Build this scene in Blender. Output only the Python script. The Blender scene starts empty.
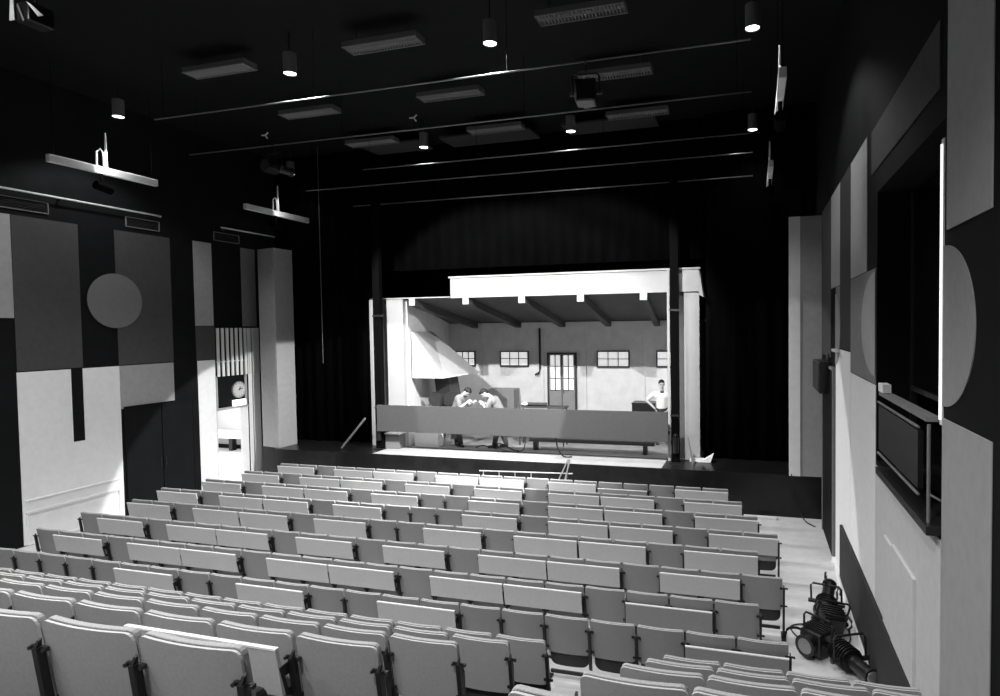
import bpy, bmesh, math, random
from mathutils import Vector, Matrix
random.seed(4)
C = bpy.context.scene.collection
PI = math.pi
F0 = 0.0                                  # hall floor
HC = 4.12                                 # eye height of the camera

# ------------------------------------------------------------------ materials
def mat(name, v, rough=.75, metal=0.0, var=0.0, scale=30, bump=0.0, emit=0.0, tint=(1, 1, 1), spec=.3):
    m = bpy.data.materials.new(name); m.use_nodes = True
    nt = m.node_tree; b = nt.nodes['Principled BSDF']
    col = tuple(v * t for t in tint) + (1,)
    b.inputs['Base Color'].default_value = col
    b.inputs['Roughness'].default_value = rough
    b.inputs['Metallic'].default_value = metal
    b.inputs['Specular IOR Level'].default_value = spec
    if var or bump:
        tc = nt.nodes.new('ShaderNodeTexCoord')
        n = nt.nodes.new('ShaderNodeTexNoise'); n.inputs['Scale'].default_value = scale
        n.inputs['Detail'].default_value = 4
        nt.links.new(tc.outputs['Object'], n.inputs['Vector'])
        if var:
            r = nt.nodes.new('ShaderNodeValToRGB')
            r.color_ramp.elements[0].position = .3; r.color_ramp.elements[1].position = .7
            r.color_ramp.elements[0].color = tuple(c * (1 - var) for c in col[:3]) + (1,)
            r.color_ramp.elements[1].color = tuple(min(1, c * (1 + var)) for c in col[:3]) + (1,)
            nt.links.new(n.outputs['Fac'], r.inputs['Fac'])
            nt.links.new(r.outputs['Color'], b.inputs['Base Color'])
        if bump:
            bp = nt.nodes.new('ShaderNodeBump'); bp.inputs['Strength'].default_value = bump
            bp.inputs['Distance'].default_value = .01
            nt.links.new(n.outputs['Fac'], bp.inputs['Height'])
            nt.links.new(bp.outputs['Normal'], b.inputs['Normal'])
    if emit:
        b.inputs['Emission Color'].default_value = (1, 1, 1, 1)
        b.inputs['Emission Strength'].default_value = emit
    return m

M = dict(
    black=mat('black_paint', .0075, .8, var=.15, scale=3, tint=(.95, 1, 1.1), spec=.12),
    drape=mat('black_drape', .0012, .95, var=.2, scale=2, tint=(.95, 1, 1.1), spec=.05),
    steel=mat('black_steel', .012, .42, 0, spec=.5),
    mast=mat('mast_black', .0015, .85, spec=.06), lamp=mat('lamp_enamel', .007, .35, 0, var=.2, scale=12, spec=.5),
    chrome=mat('bright_metal', .6, .35, .7),
    pipe=mat('grey_pipe', .30, .4, .6),
    shellr=mat('seat_shell_raised', .38, .6, var=.06, scale=60, bump=.05), shell=mat('seat_shell', .27, .6, var=.06, scale=60, bump=.05),
    cushion=mat('seat_fabric', .42, .9, var=.10, scale=120, bump=.3),
    pan=mat('seat_pan', .03, .45),
    desk=mat('desk_laminate', .56, .5, var=.04, scale=40),
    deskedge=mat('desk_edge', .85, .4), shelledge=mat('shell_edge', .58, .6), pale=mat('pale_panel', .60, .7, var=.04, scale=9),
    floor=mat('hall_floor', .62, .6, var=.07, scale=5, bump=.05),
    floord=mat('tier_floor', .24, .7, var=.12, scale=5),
    white=mat('white_panel', .84, .7, var=.03, scale=9),
    lgrey=mat('light_grey_panel', .36, .8, var=.05, scale=9),
    mgrey=mat('mid_grey_panel', .20, .85, var=.06, scale=9),
    dgrey=mat('dark_grey_panel', .062, .85, var=.08, scale=9),
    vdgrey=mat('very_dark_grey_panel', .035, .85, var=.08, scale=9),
    circler=mat('pale_disc', .30, .8, var=.05, scale=14), circle=mat('grey_disc', .17, .8, var=.05, scale=14),
    setfront=mat('set_front_paint', .37, .75, var=.03, scale=4), setwhite=mat('set_white', .70, .7, var=.02, scale=4),
    setwall=mat('set_plaster', .76, .8, var=.07, scale=3, bump=.1),
    setgrey=mat('set_grey', .16, .8, var=.06, scale=3),
    setdoor=mat('set_door_grey', .30, .7, var=.06, scale=6),
    setroof=mat('set_roof_boards', .075, .8, var=.12, scale=3),
    board=mat('grey_board', .062, .8, var=.06, scale=20),
    deckd=mat('stage_boards', .010, .3, var=.3, scale=5, spec=.3),
    deckl=mat('stage_cloth', .34, .7, var=.08, scale=4), setfloor=mat('set_floor_boards', .18, .6, var=.15, scale=4),
    hood=mat('hood_plaster', .40, .8, var=.05, scale=6),
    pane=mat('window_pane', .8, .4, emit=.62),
    glow=mat('lamp_glow', 1, .5, emit=9.0),
    foyer=mat('foyer_white', .85, .6), foyerwall=mat('foyer_wall', .5, .7),
    skin=mat('skin', .42, .6, tint=(1, 1, 1)),
    hair=mat('hair', .012, .6),
    shirt=mat('white_cotton', .60, .9),
    shirtg=mat('grey_cotton', .20, .9, var=.2, scale=8),
    trouser=mat('dark_trousers', .03, .9),
    fixt=mat('lamp_housing', .40, .6),
    cang=mat('can_grey', .13, .6),
    wood=mat('wood_dark', .06, .6),
    dial=mat('clock_dial', .6, .5),
    rubber=mat('cable_rubber', .01, .5),
)

# ------------------------------------------------------------------ mesh helpers
def bm_box(bm, x0, x1, y0, y1, z0, z1, rot=None):
    vs = [Vector((x, y, z)) for x in (x0, x1) for y in (y0, y1) for z in (z0, z1)]
    if rot is not None: vs = [rot @ v for v in vs]
    v = [bm.verts.new(p) for p in vs]
    for f in ((0, 1, 3, 2), (4, 6, 7, 5), (0, 4, 5, 1), (2, 3, 7, 6), (0, 2, 6, 4), (1, 5, 7, 3)):
        bm.faces.new([v[i] for i in f])

def bm_tube(bm, pts, r, seg=8, r1=None, cap=True):
    pts = [Vector(p) for p in pts]; n = len(pts); rings = []
    up0 = Vector((0, 0, 1))
    for i, p in enumerate(pts):
        d = (pts[min(i + 1, n - 1)] - pts[max(i - 1, 0)]).normalized()
        u = up0 if abs(d.dot(up0)) < .95 else Vector((1, 0, 0))
        a = d.cross(u).normalized(); b = a.cross(d).normalized()
        rr = r if r1 is None else r + (r1 - r) * i / (n - 1)
        rings.append([bm.verts.new(p + a * rr * math.cos(t) + b * rr * math.sin(t)) for t in [2 * PI * k / seg for k in range(seg)]])
    for i in range(n - 1):
        for k in range(seg):
            bm.faces.new((rings[i][k], rings[i][(k + 1) % seg], rings[i + 1][(k + 1) % seg], rings[i + 1][k]))
    if cap:
        bm.faces.new(rings[0][::-1]); bm.faces.new(rings[-1])

def bm_prism(bm, poly, axis, a, b):
    """poly of 2d points extruded along axis ('x','y','z') from a to b"""
    def P(p, t):
        return {'x': (t, p[0], p[1]), 'y': (p[0], t, p[1]), 'z': (p[0], p[1], t)}[axis]
    v0 = [bm.verts.new(P(p, a)) for p in poly]; v1 = [bm.verts.new(P(p, b)) for p in poly]
    n = len(poly)
    bm.faces.new(v0); bm.faces.new(v1[::-1])
    for i in range(n): bm.faces.new((v0[i], v0[(i + 1) % n], v1[(i + 1) % n], v1[i]))

def bm_ball(bm, c, rx, ry=None, rz=None, sub=2, rot=None):
    ry = ry or rx; rz = rz or rx
    mt = Matrix.Translation(c) @ (rot.to_4x4() if rot else Matrix.Identity(4)) @ Matrix.Diagonal((rx, ry, rz, 1))
    bmesh.ops.create_icosphere(bm, subdivisions=sub, radius=1, matrix=mt)

def cyl_poly(cy, cz, r, n=40, t0=0, t1=2 * PI):
    return [(cy + r * math.cos(t0 + (t1 - t0) * k / n), cz + r * math.sin(t0 + (t1 - t0) * k / n)) for k in range(n)]

def obj(name, bm, m, parent=None, smooth=False, bevel=0.0, loc=None):
    bmesh.ops.recalc_face_normals(bm, faces=bm.faces[:])
    me = bpy.data.meshes.new(name); bm.to_mesh(me); bm.free()
    me.materials.append(M[m] if isinstance(m, str) else m)
    if smooth:
        for p in me.polygons: p.use_smooth = True
    o = bpy.data.objects.new(name, me); C.objects.link(o)
    if bevel:
        md = o.modifiers.new('bevel', 'BEVEL'); md.width = bevel; md.segments = 2; md.limit_method = 'ANGLE'
    if parent is not None: o.parent = parent
    if loc: o.location = loc
    return o

def boxobj(name, m, dims, parent=None, bevel=0.0):
    bm = bmesh.new(); bm_box(bm, *dims); return obj(name, bm, m, parent, bevel=bevel)

def tag(o, label, cat, group=None):
    o['label'] = label; o['category'] = cat
    if group: o['group'] = group
    return o
def thing(name, label, cat, loc=(0, 0, 0), rz=0, group=None):
    o = bpy.data.objects.new(name, None); C.objects.link(o); o.empty_display_size = .1
    o.location = loc; o.rotation_euler = (0, 0, rz); return tag(o, label, cat, group)
def struct(name, m, *boxes, parent=None):
    bm = bmesh.new()
    for b in boxes: bm_box(bm, *b)
    o = obj(name, bm, m, parent)
    if parent is None: o['kind'] = 'structure'
    return o
def kids(o): return [c for c in C.objects if c.parent == o]
def copy_tree(o, parent=None, kidmap=None):
    c = o.copy(); C.objects.link(c); c.parent = parent
    for ch in kidmap[o.name] if o.name in kidmap else []: copy_tree(ch, c, kidmap)
    return c
def make_kidmap(root):
    km = {}
    def rec(o):
        km[o.name] = kids(o)
        for k in km[o.name]: rec(k)
    rec(root); return km
ORD = ['', 'first', 'second', 'third', 'fourth', 'fifth', 'sixth', 'seventh', 'eighth', 'ninth', 'tenth', 'eleventh', 'twelfth',
       'thirteenth', 'fourteenth', 'fifteenth', 'sixteenth', 'seventeenth', 'eighteenth', 'nineteenth', 'twentieth',
       'twenty-first', 'twenty-second', 'twenty-third', 'twenty-fourth']

# ------------------------------------------------------------------ room shell
XL, XR, YB, YF, ZC = -13.64, 1.33, -3.0, 20.6, 9.15
LS = 1.0256
def LH(h): return h if h < .3 else HC + (h - HC) * LS
YS, HS = 13.67, .91                       # stage front and stage height
struct('floor', 'floor', (XL - 5.5, XR + .6, YB, YS + .3, -.15, 0))
struct('ceiling', 'black', (XL - .2, XR + .8, YB, YF, ZC, ZC + .10))
# left wall with the passage opening
YP0, YP1 = 12.84, 13.90
struct('wall_left', 'black', (XL - .08, XL, YB, YP0, 0, ZC), (XL - .08, XL, YP1, YF, 0, ZC), (XL - .08, XL, YP0, YP1, 4.22, ZC))
# right wall with the control booth recess Y 5.08-7.63, h 2.57-5.75
struct('wall_right', 'black', (XR, XR + .15, YB, 5.05, 0, ZC), (XR, XR + .15, 7.63, YF, 0, ZC), (XR, XR + .15, 5.05, 7.63, 0, 2.55),
       (XR, XR + .15, 5.05, 7.63, 5.6, ZC), (XR + .15, XR + .8, 4.9, 5.05, 2.4, 5.8), (XR + .15, XR + .8, 7.63, 7.78, 2.4, 5.8),
       (XR + .7, XR + .8, 5.05, 7.63, 2.4, 5.8), (XR + .15, XR + .8, 5.05, 7.63, 2.4, 2.55), (XR + .15, XR + .8, 5.05, 7.63, 5.6, 5.8))
struct('wall_back', 'drape', (XL - .2, XR + .2, YF, YF + .15, 0, ZC))
struct('wall_rear', 'lgrey', (XL - .2, XR + .2, YB - .15, YB, 0, ZC))
# stage platform: black body, white canvas strip and pale set floor on top
struct('stage', 'deckd', (-12.62, XR - .001, YS, YF, 0, HS), (XL + .36, -12.62, 13.93, YF, 0, HS))
tag(boxobj('stage_cloth', 'deckl', (-9.55, -2.05, YS + .03, YS + .93, HS, HS + .006)), 'white canvas strip along the stage front edge', 'floor cloth')
tag(boxobj('set_floor', 'setfloor', (-9.75, -1.25, YS + 1.0, 19.4, HS, HS + .01)), 'pale floor of the stage set under the sloping roof', 'set floor')
tag(boxobj('stage_track', 'steel', (-9.6, -2.0, YS + .945, YS + .985, HS, HS + .015)), 'thin dark track behind the white stage-front strip', 'track')
# wing returns beside the stage
struct('wall_right_return', 'lgrey', (.90, XR - .001, 13.62, 13.74, HS, 6.36))
struct('trim_1', 'white', (.68, .90, 13.60, 13.74, HS, 6.36))
bm = bmesh.new(); bm_prism(bm, [(-13.24, 13.95), (-12.61, 13.80), (-12.58, 13.88), (-13.24, 14.03)], 'z', HS, 6.37)
o = obj('wall_left_return', bm, 'lgrey'); o['kind'] = 'structure'
bm = bmesh.new(); bm_prism(bm, [(-12.609, 13.80), (-12.56, 13.80), (-12.54, 14.46), (-12.60, 14.46)], 'z', HS, 6.37)
o = obj('trim_2', bm, 'lgrey'); o['kind'] = 'structure'
# black drapes around the set
def drape(name, x0, x1, y, z0, z1, label):
    bm = bmesh.new(); n = max(8, int((x1 - x0) / .09)); top = []; bot = []
    for k in range(n + 1):
        x = x0 + (x1 - x0) * k / n; yy = y + .045 * math.sin(k * 1.55) + .02 * math.sin(k * .7)
        top.append((bm.verts.new((x, yy, z1)), bm.verts.new((x, yy + .02, z1)))); bot.append((bm.verts.new((x, yy, z0)), bm.verts.new((x, yy + .02, z0))))
    for k in range(n):
        for s in (0, 1): bm.faces.new((bot[k][s], bot[k + 1][s], top[k + 1][s], top[k][s]))
        bm.faces.new((top[k][0], top[k + 1][0], top[k + 1][1], top[k][1])); bm.faces.new((bot[k][0], bot[k + 1][0], bot[k + 1][1], bot[k][1]))
    bm.faces.new((bot[0][0], top[0][0], top[0][1], bot[0][1])); bm.faces.new((bot[n][0], top[n][0], top[n][1], bot[n][1]))
    return tag(obj(name, bm, 'drape', smooth=True), label, 'curtain')
drape('stage_curtain', -13.6, -10.35, 15.0, HS + .01, ZC - .02, 'black stage curtain on the clock side of the set')
drape('stage_curtain', -1.15, 1.3, 15.0, HS + .01, ZC - .02, 'black stage curtain between the set and the wall with the booth')
drape('stage_curtain', -10.3, -1.2, 15.2, 5.75, ZC - .02, 'black curtain border hanging above the roof of the set')

# ------------------------------------------------------------------ wall panels
def panelL(y0, y1, h0, h1, m, label, t=.015, name='wall_panel'):
    return tag(boxobj(name, m, (XL + .001, XL + t, y0 * LS, y1 * LS, LH(h0), LH(h1)), bevel=.004), label, 'wall panel')
def panelR(y0, y1, h0, h1, m, label, t=.012, name='wall_panel'):
    return tag(boxobj(name, m, (XR - t, XR - .001, y0, y1, h0, h1), bevel=.004), label, 'wall panel')
TL = 6.34
panelL(5.6, 8.13, 4.42, TL, 'lgrey', 'grey wall panel cut by the left picture edge, above black wall')
panelL(8.14, 9.31, 3.42, TL, 'dgrey', 'large dark grey wall panel beside the disc, farther from the stage')
panelL(10.05, 11.35, 3.42, TL, 'dgrey', 'dark grey wall panel partly behind the grey disc')
# white lower panel with a black notch: cut as one outline
bm = bmesh.new()
bm_prism(bm, [(a * LS, LH(b)) for a, b in [(8.13, .02), (10.05, .02), (10.05, 3.40), (9.30, 3.40), (9.30, 1.92), (9.07, 1.92), (9.07, 3.40), (8.13, 3.40)]], 'x', XL + .001, XL + .015)
tag(obj('wall_panel', bm, 'white'), 'white lower wall panel with a narrow black notch in its top', 'wall panel')
panelL(10.06, 11.34, 2.46, 3.40, 'lgrey', 'pale grey wall panel over the black double door')
panelL(11.97, 12.50, 4.27, 6.36, 'lgrey', 'narrow light grey upper wall panel above the passage side')
panelL(11.97, 12.52, 3.41, 4.26, 'dgrey', 'small darker grey panel just above the white column by the passage')
panelL(13.42, 13.90, 4.25, 6.36, 'mgrey', 'narrow mid grey wall panel above the slats next to the stage return')
panelL(11.99, 12.50, .02, 3.40, 'white', 'tall white wall panel between black door and passage')
bm = bmesh.new(); bm_prism(bm, [(10.02 * LS + .602 * math.cos(t), LH(4.81) + .60 * math.sin(t)) for t in [2 * PI * k / 64 for k in range(64)]], 'x', XL + .016, XL + .03)
tag(obj('wall_disc', bm, 'circle'), 'round grey disc on the wall between two dark panels', 'wall disc')
# moulding on the white panel
t = thing('wall_rail', 'white double moulding rail low on the white notched wall panel', 'rail', (XL + .015, 8.36, -.04))
def sub(bmf, name, m, par, **k):
    bm = bmesh.new(); bmf(bm); return obj(name, bm, m, par, **k)
sub(lambda b: bm_box(b, .001, .025, .02, 1.86, .905, .93), 'upper_rail', 'white', t)
sub(lambda b: bm_box(b, .001, .035, .02, 1.86, .655, .70), 'lower_rail', 'setwhite', t)
sub(lambda b: (bm_box(b, .001, .03, .02, .06, .05, .65), bm_box(b, .001, .03, 1.82, 1.86, .05, .65), bm_box(b, .001, .03, .06, 1.82, .05, .09)), 'rail_frame', 'white', t)
# black double door
t = thing('door_1', 'black double door', 'door', (XL, 10.40, 0)); t['kind'] = 'structure'
del t['label'], t['category']
for k in (0, 1):
    d = sub(lambda b: bm_box(b, .001, .05, .02 + k * .84, .84 + k * .84, .01, 2.42), 'door_leaf', 'black', t, bevel=.005)
    sub(lambda b: bm_tube(b, [(.07, .78 + k * .12, .95), (.07, .78 + k * .12, 1.15)], .012), 'door_handle', 'steel', d)
sub(lambda b: (bm_box(b, .001, .06, -.03, .02, .0, 2.46), bm_box(b, .001, .06, 1.68, 1.73, 0, 2.46), bm_box(b, .001, .06, .02, 1.68, 2.42, 2.46)), 'door_frame', 'black', t)
# vents high on left wall
for y0, y1, lab in ((6.9, 8.78, 'long air vent above the grey panel at the picture edge'), (10.31, 11.10, 'air vent above the dark panel behind the disc'), (12.58, 13.38, 'air vent above the slatted passage screen')):
    t = thing('air_vent', 'thin pale-framed ' + lab, 'air vent', (XL, y0 * LS, 6.51)); w = (y1 - y0) * LS
    sub(lambda b: (bm_box(b, .001, .03, 0, w, 0, .014), bm_box(b, .001, .03, 0, w, .216, .23), bm_box(b, .001, .03, 0, .014, .014, .216), bm_box(b, .001, .03, w - .014, w, .014, .216)), 'vent_frame', 'mgrey', t)
    sub(lambda b: [bm_box(b, .001, .018, .016, w - .016, .03 + .03 * k, .038 + .03 * k) for k in range(6)], 'vent_grille', 'vdgrey', t)

# ---- passage: niche, slatted screen, clock, sign, doorway with foyer
struct('wall_niche', 'black', (XL - .07, XL - .05, YP0 + .001, YP1 - .001, 2.08, 4.21))
struct('wall_foyer', 'foyerwall', (XL - 5.0, XL - .09, 17.25, 17.35, 0, 3), (XL - 5.0, XL - 4.9, 12.0, 17.25, 0, 3), (XL - 4.9, XL - .09, 11.9, 12.0, 0, 3), (XL - 5.0, XL - .09, 11.9, 17.35, 3, 3.1))
struct('floor_foyer', 'foyer', (XL - 4.9, XL - .09, 12.0, 17.25, .001, .02))
struct('baseboard_foyer', 'black', (XL - 4.9, XL - .1, 17.22, 17.249, .02, .16))
struct('door_2', 'white', (XL - .075, XL - .02, YP0 + .001, YP0 + .03, 0, 2.03), (XL - .075, XL - .03, YP1 - .24, YP1 - .001, 0.02, 2.03))
struct('trim_3', 'lgrey', (XL - .05, XL + .02, YP0 + .001, YP1 - .001, 2.03, 2.075))
struct('trim_6', 'white', (XL + .001, XL + .02, YP1 + .005, YP1 + .12, .0, 4.2), (XL + .001, XL + .02, YP1 + .16, YP1 + .40, .0, 4.2))
struct('trim_4', 'lgrey', (XL - .049, XL - .04, YP0 + .001, YP0 + .09, 2.08, 2.95), (XL - .049, XL - .04, YP1 - .08, YP1 - .001, 2.08, 4.2))
t = thing('slatted_screen', 'white vertical slats across the passage opening above the clock', 'screen', (XL, YP0, 2.93))
for k in range(8):
    y = .03 + k * .150
    sub(lambda b: bm_box(b, .02, .05, y, y + .070, 0, 1.28), 'slat', 'setwhite', t)
sub(lambda b: (bm_box(b, .031, .05, 1.20, 1.27, 0, 1.28), bm_box(b, .031, .05, 1.29, 1.35, 0, 1.28), bm_box(b, .031, .05, 1.37, 1.44, 0, 1.28)), 'end_slat', 'setwhite', t)
sub(lambda b: (bm_box(b, .0, .018, .02, 1.04, .38, .40),), 'rail', 'setwhite', t)
t = thing('wall_clock', 'round pale wall clock in the dark niche under the slats', 'clock', (XL - .049, 13.60, 2.52))
sub(lambda b: bm_prism(b, cyl_poly(0, 0, .20), 'x', 0, .03), 'dial', 'dial', t)
def ringx(b, r0, r1, x0, x1, n=40):
    a = [[b.verts.new((x, r * math.cos(2 * PI * k / n), r * math.sin(2 * PI * k / n))) for k in range(n)] for r, x in ((r0, x0), (r1, x0), (r1, x1), (r0, x1))]
    for k in range(n):
        for q in range(4): b.faces.new((a[q][k], a[q][(k + 1) % n], a[(q + 1) % 4][(k + 1) % n], a[(q + 1) % 4][k]))
sub(lambda b: ringx(b, .201, .225, 0, .04), 'rim', 'chrome', t)
sub(lambda b: bm_box(b, .031, .034, -.012, .012, -.02, .13, Matrix.Rotation(math.radians(-75), 3, 'X')), 'minute_hand', 'steel', t)
sub(lambda b: bm_box(b, .035, .038, -.014, .014, -.02, .09, Matrix.Rotation(math.radians(-30), 3, 'X')), 'hour_hand', 'steel', t)
sub(lambda b: [bm_box(b, .031, .033, -.006, .006, .15, .18, Matrix.Rotation(math.radians(30 * q), 3, 'X')) for q in range(12)], 'hour_marks', 'steel', t)
t = thing('lit_sign', 'small lit white sign box under the wall clock', 'sign', (XL - .049, 13.38, 2.09))
sub(lambda b: bm_box(b, 0, .08, 0, .40, 0, .16), 'sign_box', mat('sign_lit', .9, .5, emit=1.6), t, bevel=.01)
t = thing('foyer_table', 'long white bench in the bright foyer seen through the passage', 'bench', (XL - 2.9, 16.75, 0))
sub(lambda b: bm_box(b, -1.6, 2.0, -.4, .4, .55, .68), 'bench_top', 'setwhite', t, bevel=.01)
for sx in (-.9, .35, 1.5): sub(lambda b: bm_box(b, sx, sx + .14, .1, .3, .021, .549), 'leg', 'steel', t)

# ---- right wall panels
panelR(12.0, 13.58, 3.50, 6.4, 'dgrey', 'farthest dark grey upper wall panel next to the stage return')
panelR(10.74, 11.95, 4.75, 6.4, 'lgrey', 'narrow light grey upper wall panel before the dark far one')
panelR(9.58, 10.73, 3.72, 6.4, 'vdgrey', 'very dark grey tall wall panel between two lighter ones')
panelR(8.25, 9.57, 4.76, 6.4, 'lgrey', 'light grey upper wall panel beside the booth recess')
panelR(7.65, 9.57, 3.42, 4.75, 'mgrey', 'mid grey wall panel with half a disc at the booth recess')  # one panel split into two tones to imitate the light gradient
panelR(7.65, 9.57, .93, 3.41, 'white', 'broad pale lower wall panel just beyond the booth sill')
bm = bmesh.new(); bm_prism(bm, [(9.58, .93), (10.43, .93), (10.44, .09), (11.25, .09), (11.25, 3.70), (9.58, 3.70)], 'x', XR - .012, XR - .001)
tag(obj('wall_panel', bm, 'white'), 'white lower wall panel beside the dark stage door', 'wall panel')
panelR(10.74, 11.25, 3.71, 4.74, 'mgrey', 'small grey wall panel bearing half of the far disc')
panelR(5.17, 7.95, 5.86, 6.36, 'dgrey', 'very dark grey panel high above the booth recess')
panelR(4.09, 4.97, 4.78, 8.2, 'lgrey', 'tall light grey panel above the nearest half disc')
panelR(4.06, 5.04, .93, 3.42, 'lgrey', 'nearest lower grey wall panel under the half disc')
panelR(5.06, 7.63, .93, 2.50, 'pale', 'grey wall panel directly beneath the booth sill')
panelR(6.66, 7.05, .95, 1.88, 'pale', 'small raised pale hatch low on the wall, nearer the stage', t=.035, name='wall_hatch')
panelR(5.76, 6.64, .95, 1.92, 'pale', 'wide raised pale hatch low on the wall under the booth', t=.04, name='wall_hatch')
def halfdisc(cy, cz, ry, rz, a0, a1, lab, m, t0=.013):
    bm = bmesh.new(); n = 48
    poly = [(cy + ry * math.cos(a0 + (a1 - a0) * k / n), cz + rz * math.sin(a0 + (a1 - a0) * k / n)) for k in range(n + 1)]
    bm_prism(bm, poly, 'x', XR - t0 - .008, XR - t0)
    return tag(obj('wall_disc', bm, m), lab, 'wall disc')
halfdisc(5.045, 4.09, .68, .585, PI * .5, PI * 1.5, 'nearest large half disc on the black wall beside the booth', 'circler', .001)
halfdisc(7.65, 4.11, .93, .60, -PI * .5, PI * .5, 'pale half disc on grey panel at the far edge of the booth recess', 'lgrey')
halfdisc(11.25, 4.02, .60, .60, PI * .5, PI * 1.5, 'farthest faint half disc beyond the very dark panel', 'circler')
# dark dado along the aisle
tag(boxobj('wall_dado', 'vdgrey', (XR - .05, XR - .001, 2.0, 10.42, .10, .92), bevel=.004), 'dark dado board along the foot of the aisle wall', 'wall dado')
struct('baseboard_right', 'white', (XR - .07, XR - .051, 2.0, 11.28, .0, .085), (XR - .05, XR - .001, 10.43, 11.28, 0, .085))
t = thing('strip_light', 'tall thin lit strip light at the near edge of the booth recess', 'strip light', (XR, 5.06, 3.36))  # light-struck wall edge given its own glow; no lamp there
sub(lambda b: bm_box(b, -.010, -.001, -.015, .05, 0, 2.1), 'housing', 'white', t)  # pale backing of the glowing edge
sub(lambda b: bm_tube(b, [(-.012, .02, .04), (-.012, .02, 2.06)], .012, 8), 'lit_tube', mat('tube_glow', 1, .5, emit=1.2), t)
# dark stage door
t = thing('door_3', '', ''); del t['label'], t['category']; t['kind'] = 'structure'; t.location = (XR, 11.30, 0)
d = sub(lambda b: bm_box(b, -.045, -.001, .05, 1.70, .02, 3.30), 'door_leaf', 'black', t)
sub(lambda b: bm_tube(b, [(-.07, .2, 1.0), (-.07, .2, 1.2)], .012), 'door_handle', 'steel', d)
sub(lambda b: (bm_box(b, -.06, -.001, 1.71, 1.76, 0, 3.36), bm_box(b, -.06, -.001, .0, .05, 0, 3.36), bm_box(b, -.06, -.001, .05, 1.71, 3.31, 3.36)), 'door_frame', 'mgrey', t)
t = thing('loudspeaker', 'dark box loudspeaker mounted on the wall above the stage door', 'loudspeaker', (XR, 12.3, 3.0))
bx = sub(lambda b: bm_box(b, -.22, -.002, -.45, .75, -.15, .42), 'cabinet', 'lamp', t, bevel=.01)
sub(lambda b: bm_box(b, -.235, -.221, -.42, .72, -.12, .39), 'speaker_grille', 'vdgrey', t)
sub(lambda b: bm_box(b, -.03, -.001, -.05, .3, .42, .55), 'bracket', 'steel', t)
tag(boxobj('wall_ledge', 'setwhite', (XR - .10, XR - .033, 10.55, 11.1, 3.66, 3.70)), 'short white ledge on wall below the farthest half disc', 'ledge')

# control booth balcony
t = thing('control_booth', 'black projecting control booth window box with sill and rails', 'control booth', (XR, 5.05, 2.57))
sub(lambda b: bm_box(b, -.11, .62, .0, 2.02, -.04, .03), 'sill', 'steel', t, bevel=.004)
sub(lambda b: bm_box(b, -.10, -.06, .30, 1.90, .24, .70), 'front_panel', 'lamp', t)
sub(lambda b: (bm_tube(b, [(-.10, .28, .73), (-.10, 1.92, .73)], .012), bm_tube(b, [(-.10, .28, .20), (-.10, 1.92, .20)], .012)), 'panel_rail', 'pipe', t)
sub(lambda b: bm_box(b, -.09, .0, .1, 1.95, .80, .84), 'counter', 'mgrey', t)
sub(lambda b: bm_box(b, -.10, -.02, 1.70, 1.92, .845, .93), 'junction_box', 'white', t)
sub(lambda b: (bm_tube(b, [(-.07, .10, .03), (-.07, .10, .78)], .014), bm_tube(b, [(-.07, .10, .25), (.3, .0, .05)], .01)), 'post', 'pipe', t)
sub(lambda b: bm_box(b, .35, .38, .02, 2.5, .85, 3.0), 'window_glass', mat('dark_glass', .004, .1, spec=.5), t)
sub(lambda b: (bm_box(b, .33, .40, .02, .07, .03, 3.0), bm_box(b, .33, .40, 2.5, 2.56, .03, 3.0), bm_box(b, .33, .40, .07, 2.5, .80, .85), bm_box(b, .33, .40, 1.25, 1.3, .85, 3.0)), 'window_frame', 'steel', t)
tag(boxobj('wall_switch', 'steel', (XR - .06, XR - .031, 3.7, 3.9, 1.55, 1.6)), 'small dark bracket low on the nearest wall panel', 'bracket')

# ------------------------------------------------------------------ tiers
NT = 7
tierY = lambda n: 5.31 - .865 * n
tierH = lambda n: .37 + .43 * n
for n in range(NT):
    y1 = tierY(n) + .52; y0 = YB if n == NT - 1 else tierY(n + 1) + .52
    bl = [(XL + .001, XR - .08, y0, y1, (tierH(n - 1) if n else 0), tierH(n))]
    bl[0] = (XL + .05, XR - .08, YB + .01, y1, (tierH(n - 1) if n else 0.001), tierH(n))
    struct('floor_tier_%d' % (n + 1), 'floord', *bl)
    # half steps in the central aisle
    struct('step_%d' % (n + 1), 'floord', (-1.80, -.88, y1 + .001, y1 + .34, (tierH(n - 1) if n else 0) + .001, (tierH(n - 1) if n else 0) + (tierH(n) - (tierH(n - 1) if n else 0)) / 2))

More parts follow.
